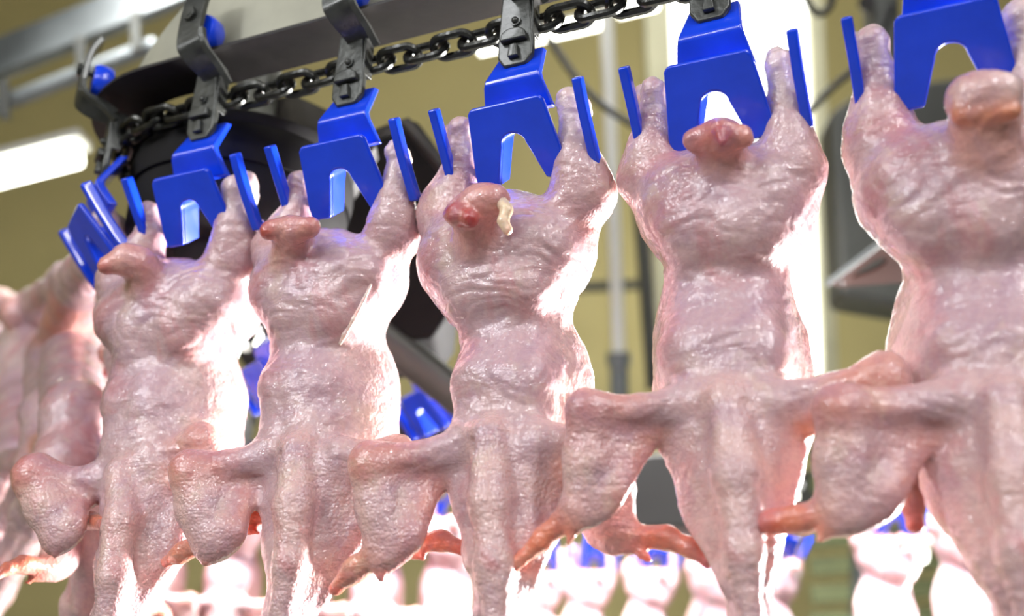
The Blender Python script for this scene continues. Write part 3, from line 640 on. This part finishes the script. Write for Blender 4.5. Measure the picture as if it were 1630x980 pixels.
def flared_web():
    bm = bmesh.new(); n = 70; s0, s1 = -.45, 3*PITCHM+AW+RW*.75; rr = []
    for i in range(n+1):
        sv = s0+(s1-s0)*i/n; c, t = path_at(sv); sd = Vector(t).cross(Vector((0, 0, 1))); b0 = Vector(c)-Vector(PE)+sd*.022
        q = min(1, (s1-sv)/.17); h = .1072+.13*(q**1.6)+.001
        rr.append([bm.verts.new(b0+sd*u+Vector((0, 0, v))) for u, v in ((-.002, .107), (.002, .107), (.002, h), (-.002, h))])
    for i in range(n):
        for j in range(4): bm.faces.new([rr[i][j], rr[i][(j+1) % 4], rr[i+1][(j+1) % 4], rr[i+1][j]])
    bm.faces.new(rr[0]); bm.faces.new(rr[-1][::-1]); finish(bm, 'web', mat('rail_web_paint', (.36, .35, .27), .5, .1, 0, (20, .1), (9, .25)), rail)
flared_web()
# corner wheel
wh = empty('corner_wheel', tuple(WC)); tag(wh, 'large black corner wheel that the chain turns round, behind the two left carcasses', 'wheel')
def lathe(bm, prof, n=64, c=(0, 0, 0)):
    rings = [[bm.verts.new((c[0]+r*math.cos(2*math.pi*i/n), c[1]+r*math.sin(2*math.pi*i/n), c[2]+z)) for i in range(n)] for r, z in prof]
    for k in range(len(prof)-1):
        for i in range(n): bm.faces.new([rings[k][i], rings[k][(i+1) % n], rings[k+1][(i+1) % n], rings[k+1][i]])
    bm.faces.new(rings[0][::-1]); bm.faces.new(rings[-1])
bm = bmesh.new(); lathe(bm, [(.03, .100), (.104, .099), (.110, .095), (.110, .092), (.106, .085), (.110, .076), (.110, .060), (.108, .046), (.03, .046)]); finish(bm, 'grooved_rim', M_drum, wh, True)
bm = bmesh.new(); lathe(bm, [(.104, .046), (.106, .040), (.106, .004), (.098, -.006), (.06, -.012), (.058, -.035), (.05, -.04)], 64); finish(bm, 'drum', M_drum, wh, True)
bm = bmesh.new(); lathe(bm, [(.022, .25), (.022, -.06)], 24); finish(bm, 'shaft', M_grey, wh, True)
# gearbox hood to the right of the wheel
def blk(name, pts, mt, bev=.003):
    """solid from a picture outline at one depth: front outline and real thickness"""
    pass
def slab(bm, pxs, d, th, lean=(0, 1, 0)):
    a = [bm.verts.new(at(x, y, d)) for x, y in pxs]; v = Vector(lean)*th
    b = [bm.verts.new(p.co+v) for p in a]; n = len(a); bm.faces.new(a); bm.faces.new(b[::-1])
    for i in range(n): bm.faces.new([a[i], b[i], b[(i+1) % n], a[(i+1) % n]])
g = empty('gearbox_cover', at(660, 300, 1.2)); tag(g, 'black angular gearbox cover behind the shackles of the third and fourth carcasses', 'machine cover')
def under(o, root):
    o.parent = root; o.matrix_parent_inverse = Matrix.Translation(-root.location)
bm = bmesh.new(); slab(bm, [(588, 215), (640, 186), (665, 190), (722, 268), (726, 400), (716, 500), (690, 538), (600, 548), (520, 500), (520, 260)], 1.24, .14); o = finish(bm, 'housing', M_drum, None, True, .006); under(o, g)
bm = bmesh.new(); sweep(bm, [at(600, 216, 1.22), at(645, 196, 1.22), at(720, 285, 1.22)], circ(.008, 10), side=(0, 1, 0)); o = finish(bm, 'hood_edge', M_rail, None, True); under(o, g)
bm = bmesh.new(); slab(bm, [(395, 160), (470, 150), (560, 190), (600, 230), (560, 300), (420, 260)], 1.16, .03); o = finish(bm, 'guard_plate', M_rail, None, True, .003); under(o, g)

# ------------------------------------------------------------------ hall: walls, ceiling, floor, window
def quad_struct(name, lo, hi, m, kind='structure'):
    bm = bmesh.new(); boxm(bm, lo, hi); o = finish(bm, name, m, None, False); tag(o, kind=kind); return o
quad_struct('wall_back', (-5, 4.8, 0), (5.5, 4.95, 6.2), M_wall)
quad_struct('wall_left', (-5.15, -1.5, 0), (-5, 4.95, 6.2), M_wall)
quad_struct('floor', (-5.15, -1.5, -.1), (5.5, 4.95, 0), M_floor)
o = quad_struct('ceiling', (-5.15, 2.6, 6.2), (5.5, 4.95, 6.3), M_wall)
# white window bay behind the fifth carcass (its own frame)
wn = empty('window_1', at(1195, 330, 4.2)); tag(wn, kind='structure')
bm = bmesh.new(); slab(bm, [(1062, -70), (1290, -70), (1318, 596), (1090, 606)], 4.3, .03); o = finish(bm, 'pane', M_window, None, False); under(o, wn)
bm = bmesh.new()
slab(bm, [(1284, -80), (1308, -80), (1336, 600), (1312, 600)], 4.25, .10); slab(bm, [(1022, -80), (1064, -80), (1092, 606), (1050, 606)], 4.25, .10)
o = finish(bm, 'window_frame', M_cream, None, True, .01); under(o, wn)
# pipes
def tube_obj(name, pts, r, m, label, cat, group=None, n=14, sm=True, **kw):
    bm = bmesh.new(); pp = [Vector(p) for p in pts]; o0 = pp[0].copy()
    pp = [p-o0 for p in pp]
    sweep(bm, smoothpath(pp, 8) if (sm and len(pp) > 2) else pp, circ(r, n), side=(0, 1, .01))
    o = finish(bm, name, m, None, True); o.location = o0; tag(o, label, cat, group); return o
p = tube_obj('vertical_pipe', [at(962, -60, 3.3), at(985, 575, 3.3)], .020, M_pipe, 'white vertical pipe between the fourth and fifth carcasses', 'pipe')
f = finish((lambda b: (cyl(b, at(984.5, 560, 3.3), at(985, 582, 3.3), .036), cyl(b, at(985, 582, 3.3), at(986, 640, 3.3), .028), b)[2])(bmesh.new()), 'coupling', M_web, None, True)
f.parent = p; f.matrix_parent_inverse = Matrix.Translation(-p.location)
tube_obj('vertical_pipe', [at(1012, 230, 3.5), at(1040, 620, 3.5)], .024, M_grey, 'grey leaning pipe just left of the fifth carcass, beside the white pipe', 'pipe')
o = tube_obj('wall_beam_shadow', [at(900, 458, 4.5), at(1080, 450, 4.5)], .022, M_grey, 'dull bar for a beam and shadow line on the olive wall behind the white pipe', 'bar')  # one dull bar models both the beam and the shadow line
tube_obj('black_cable', [at(820, -30, 2.2), at(880, 70, 2.2), at(930, 140, 2.2), at(985, 185, 2.2), at(1070, 225, 2.2), at(1180, 225, 2.2), at(1262, 195, 2.2), at(1330, 135, 2.2), at(1385, 85, 2.2), at(1420, 10, 2.2)], .0075, M_cable, 'black cable sagging behind the fifth carcass from one side to the other', 'cable')
tube_obj('looped_cable', [at(1278, -30, 2.2), at(1286, 5, 2.2), at(1304, 22, 2.2), at(1322, 8, 2.2), at(1326, -30, 2.2)], .0075, M_cable, 'short black cable loop hanging at the top, left of the sixth shackle', 'cable')
# cable tray top left
ct = empty('cable_tray', at(100, 100, 2.6)); tag(ct, 'grey steel tray crossing the top left corner in front of the olive wall', 'tray')
for nm, a, b, r, dd in (('channel', (-60, 118), (330, -38), .052, 2.6), ('lower_rail', (-60, 190), (250, 70), .020, 2.55)):
    bm = bmesh.new(); sweep(bm, [at(*a, dd), at(*b, dd)], rectp(r, .018) if nm == 'channel' else circ(r, 12), side=(0, 0, 1)); o = finish(bm, nm, M_web, None, True, .006); under(o, ct)
for px, py in ((5, 150), (128, 80), (215, 40)):
    bm = bmesh.new(); sweep(bm, [at(px, py-22, 2.52), at(px+3, py+40, 2.52)], rectp(.010, .012), side=(0, 1, 0)); o = finish(bm, 'clamp', M_grey, None, True, .003); under(o, ct)
# fluorescent tubes
def lamp(a, b, d, r, label, m=None, body=True):
    root = empty('strip_light', at(*a, d)); tag(root, label, 'light', 'strip lights of the hall')
    pa, pb = at(*a, d), at(*b, d); t = (pb-pa).normalized()
    bm = bmesh.new(); cyl(bm, pa, pb, r); o = finish(bm, 'tube', m or M_tube, None, True); under(o, root)
    bm = bmesh.new(); up = Vector((0, 0, r*1.05)); sweep(bm, [pa-t*.02+up, pb+t*.02+up], rectp(r*.35, r*1.1), side=(0, 0, 1)); o = finish(bm, 'housing', M_lampbody, None, True, .004); under(o, root)
    return root
lamp((-70, 293), (122, 244), 3.2, .040, 'glaring strip light at the left edge against the olive wall')
lamp((762, 77), (958, 34), 3.6, .022, 'strip light glaring just under the chain right of the fourth shackle')
lamp((985, 20), (1045, 6), 3.6, .018, 'short strip light end at the top left of the white window')
lamp((412, 540), (445, 566), 1.85, .011, 'small glaring light between the second and third carcasses')
lamp((362, 556), (376, 560), 1.85, .013, 'small round light hidden partly by the second carcass')
lamp((1432, 880), (1470, 878), 2.6, .024, 'long blurred light under the far blue shackle at lower right')
lamp((1384, 882), (1396, 881), 2.6, .022, 'round blurred light left of the long one at lower right')
lamp((1240, 788), (1266, 785), 3.0, .018, 'faint light behind the lower right side of the fifth carcass')
lamp((1085, 848), (1118, 842), 3.0, .018, 'faint light at the left of the fifth carcass neck')
# grey machine at right
mc = empty('grey_machine', at(1400, 480, 2.6)); tag(mc, 'large grey machine body behind the sixth carcass', 'machine')
bm = bmesh.new(); slab(bm, [(1322, 175), (1372, 140), (1700, 95), (1700, 488), (1470, 492), (1338, 470)], 2.6, .12); o = finish(bm, 'body', M_grey, None, True, .02); under(o, mc)
bm = bmesh.new(); slab(bm, [(1385, -40), (1432, -40), (1440, 180), (1400, 180)], 2.55, .08); o = finish(bm, 'post', M_grey, None, True, .01); under(o, mc)
bm = bmesh.new(); cyl(bm, at(1380, 4, 2.5), at(1380, 6, 2.6), .020); o = finish(bm, 'round_junction', M_panel, None, True); under(o, mc)
# steel bracket plate with a slot
def bracket():
    O = at(1316, 454, 1.5); r = empty('slotted_bracket', O); tag(r, 'reddish steel bracket plate with a long slot jutting out left of the sixth carcass', 'bracket')
    A, B, Cc, D = at(1316, 452, 1.5), at(1452, 348, 1.32), at(1475, 470, 1.42), at(1340, 457, 1.52)
    bm = bmesh.new()
    quad = [A, B, at(1490, 445, 1.44), D]
    # slot ring cut out of the plate
    def inside(u, v): return A.lerp(B, u).lerp(D.lerp(quad[2], u), v)
    outer = [inside(0, 0), inside(1, 0), inside(1, 1), inside(0, 1)]
    ang = [2*math.pi*k/32 for k in range(32)]
    sl = [inside(.42+.22*math.cos(a), .42+.13*math.sin(a)-.05*math.cos(a)) for a in ang]
    def rim(a):
        c_, s_ = math.cos(a), math.sin(a); m_ = max(abs(c_), abs(s_)); return inside(.5+.5*c_/m_, .5+.5*s_/m_)
    ou = [rim(a) for a in ang]
    nrm = (B-A).cross(D-A).normalized()*.005
    g4 = [[bm.verts.new(p+s_*nrm-O) for p in L_] for L_ in (sl, ou) for s_ in (0, 1)]
    for i in range(32):
        j = (i+1) % 32
        for p_, q_ in ((0, 2), (3, 1), (1, 0), (2, 3)): bm.faces.new([g4[p_][i], g4[q_][i], g4[q_][j], g4[p_][j]])
    finish(bm, 'plate', M_bracket, r, False)
    bm = bmesh.new(); sweep(bm, [A-O, B-O], rectp(.0035, .003), side=(0, 0, 1)); finish(bm, 'folded_edge', M_web, r, True, .001)
    bm = bmesh.new(); bmesh.ops.create_icosphere(bm, subdivisions=2, radius=.004, matrix=Matrix.Translation(inside(.10, .40)-O)); finish(bm, 'screw', M_web, r, True)
    bm = bmesh.new(); sweep(bm, [inside(.94, .7)-O+Vector((0, 0, .012)), at(1560, 420, 2.62)-O], rectp(.014, .008), side=(0, 0, 1)); finish(bm, 'support_arm', M_grey, r, True, .002)
bracket()
# sloping grey arm behind the wheel side, dark boxes lower down
a = tube_obj('sloping_arm', [at(572, 505, 1.25), at(775, 668, 1.25)], .021, M_grey, 'thick grey pipe sloping down between the third and fourth carcasses', 'pipe')
def box_thing(name, px, d, th, m, label, cat):
    bm = bmesh.new(); slab(bm, px, d, th); o = finish(bm, name, m, None, True, .008); tag(o, label, cat); return o
box_thing('machine_box', [(590, 640), (700, 640), (730, 720), (700, 770), (560, 740)], 1.62, .15, M_panel, 'dark machine box below the sloping pipe', 'machine box')
box_thing('machine_box', [(985, 725), (1120, 715), (1140, 838), (1000, 842)], 2.3, .25, M_panel, 'dark grey box between the wings of the fourth and fifth carcasses', 'machine box')
box_thing('machine_box', [(1190, 765), (1345, 735), (1350, 830), (1190, 835)], 3.4, .3, M_grey, 'grey box behind the right wing of the fifth carcass', 'machine box')
box_thing('motor_block', [(365, 430), (440, 440), (440, 560), (370, 560)], 2.0, .15, M_drum, 'black motor block between the second and third carcasses above the small lights', 'motor')
sr = empty('slatted_rack', at(1500, 980, 3.4)); tag(sr, 'olive green slatted rack seen at lower right beyond the far carcasses', 'rack')
for i in range(9):
    y0 = 668+i*44
    bm = bmesh.new(); sweep(bm, [at(1290, y0+14, 3.4), at(1720, y0-10, 3.4)], rectp(.028, .012), side=(0, 0, 1)); o = finish(bm, 'slat', M_slat, None, True, .004); under(o, sr)
bm = bmesh.new(); sweep(bm, [at(1375, 640, 3.36), at(1372, 1060, 3.36)], rectp(.03, .03), side=(0, 1, 0)); o = finish(bm, 'post', M_web, None, True, .004); under(o, sr)

# ------------------------------------------------------------------ far row: carcasses on the next line
def far_mesh():
    fr = frames['E']; L = dict(BIRDS['E']); L['wound'] = []; L['cuts'] = []; L['skin'] = []; L['tail'] = [(a[0], a[1], a[2]*.8, a[3]) for a in L['tail']]
    L['wingR'] = dict(sh=(1235, 640, 38), el=(1370, 640, 36), wr=(1390, 800, 30)) | {'in': (1290, 690)}
    L['wingL'] = dict(sh=(1095, 640, 34), el=(960, 650, 31), wr=(940, 812, 24)) | {'in': (1035, 690)}
    o = organic('poultry_carcass', carcass_prims(fr, L), .005, M_skinlo, None, 0, 1, 1); return o
fm = far_mesh()
def far_shackle_mesh():
    dg = bpy.context.evaluated_depsgraph_get(); bm = bmesh.new()
    inv = proto.matrix_world.inverted()
    def rec(o):
        if o.type == 'MESH' and 'trolley' not in o.name and 'roller' not in o.name:
            me = o.evaluated_get(dg).to_mesh(); t = bmesh.new(); t.from_mesh(me); bmesh.ops.transform(t, matrix=inv @ o.matrix_world, verts=t.verts)
            mi = 0 if o.data.materials[0] == M_blue else 1
            for f_ in t.faces: f_.material_index = mi
            tm = bpy.data.meshes.new('t'); t.to_mesh(tm); t.free(); bm.from_mesh(tm)
        for c in [x for x in bpy.data.objects if x.parent == o]: rec(c)
    bpy.context.view_layer.update(); rec(proto)
    me = bpy.data.meshes.new('shackle'); bm.to_mesh(me); me.materials.append(M_blue); me.materials.append(M_steel)
    return me
fsm = far_shackle_mesh()
HZ = PE[2]+.0
def far(x, y, rot, lb, ls, g, bird=True, used=[]):
    s = bpy.data.objects.new('shackle', fsm); C.objects.link(s); s.location = (x, y, HZ); s.rotation_euler = (0, 0, rot); tag(s, ls, 'shackle', g[1])
    if bird:
        b = fm if not used else fm.copy()
        if used: C.objects.link(b)
        used.append(1); b.location = (x, y, HZ); b.rotation_euler = (0, 0, rot); tag(b, lb, 'chicken', g[0])
G1 = ('blurred carcasses of the far row', 'blurred shackles of the far row')
rowA = [(-.63, 1.95), (-.50, 2.0), (-.37, 2.03), (-.24, 2.07), (-.105, 2.1), (.03, 2.2)]
for i, (x, y) in enumerate(rowA):
    w_ = ['first', 'second', 'third', 'fourth', 'fifth', 'sixth'][i]
    far(x, y, -.1, 'blurred pale carcass low in the left half, %s from the left' % w_, 'blurred blue shackle low in the left half, %s from the left' % w_, G1)
rowB = [(.115, 2.86), (.235, 2.80), (.385, 2.73), (.53, 2.64), (.655, 2.50), (.775, 2.14), (.865, 1.96)]
nb = ['right beside the fourth carcass neck', 'left of the fifth carcass, second in view', 'just left of the fifth carcass neck', 'hidden mostly by the fifth carcass neck',
      'under the wing tip of the sixth carcass', 'right above the long blurred light', 'tucked behind the neck of the sixth carcass']
for i, (x, y) in enumerate(rowB):
    far(x, y, .15 if i < 4 else .5 if i == 4 else .0, 'blurred pale far carcass '+nb[i], 'blurred blue far shackle '+nb[i], G1)
# carcasses going round the corner wheel
for k, lb in ((2, 'carcass behind the two leftmost ones, seen from its side, showing at the lower left'),):
    fr = arc_frame(k); L = dict(BIRDS['D'])
    bfr = frames['D']
    o = organic('poultry_carcass', carcass_prims(bfr, L), .0035, M_skin, None, .8, 11); fr.put(o); tag(o, lb, 'chicken', 'carcasses hanging in the front row')
    s = copy_tree(proto); fr.put(s); tag(s, 'blue shackle on the back of the corner wheel, nearly hidden behind the second carcass', 'shackle', 'blue shackles of the front row')
bpy.context.view_layer.update()
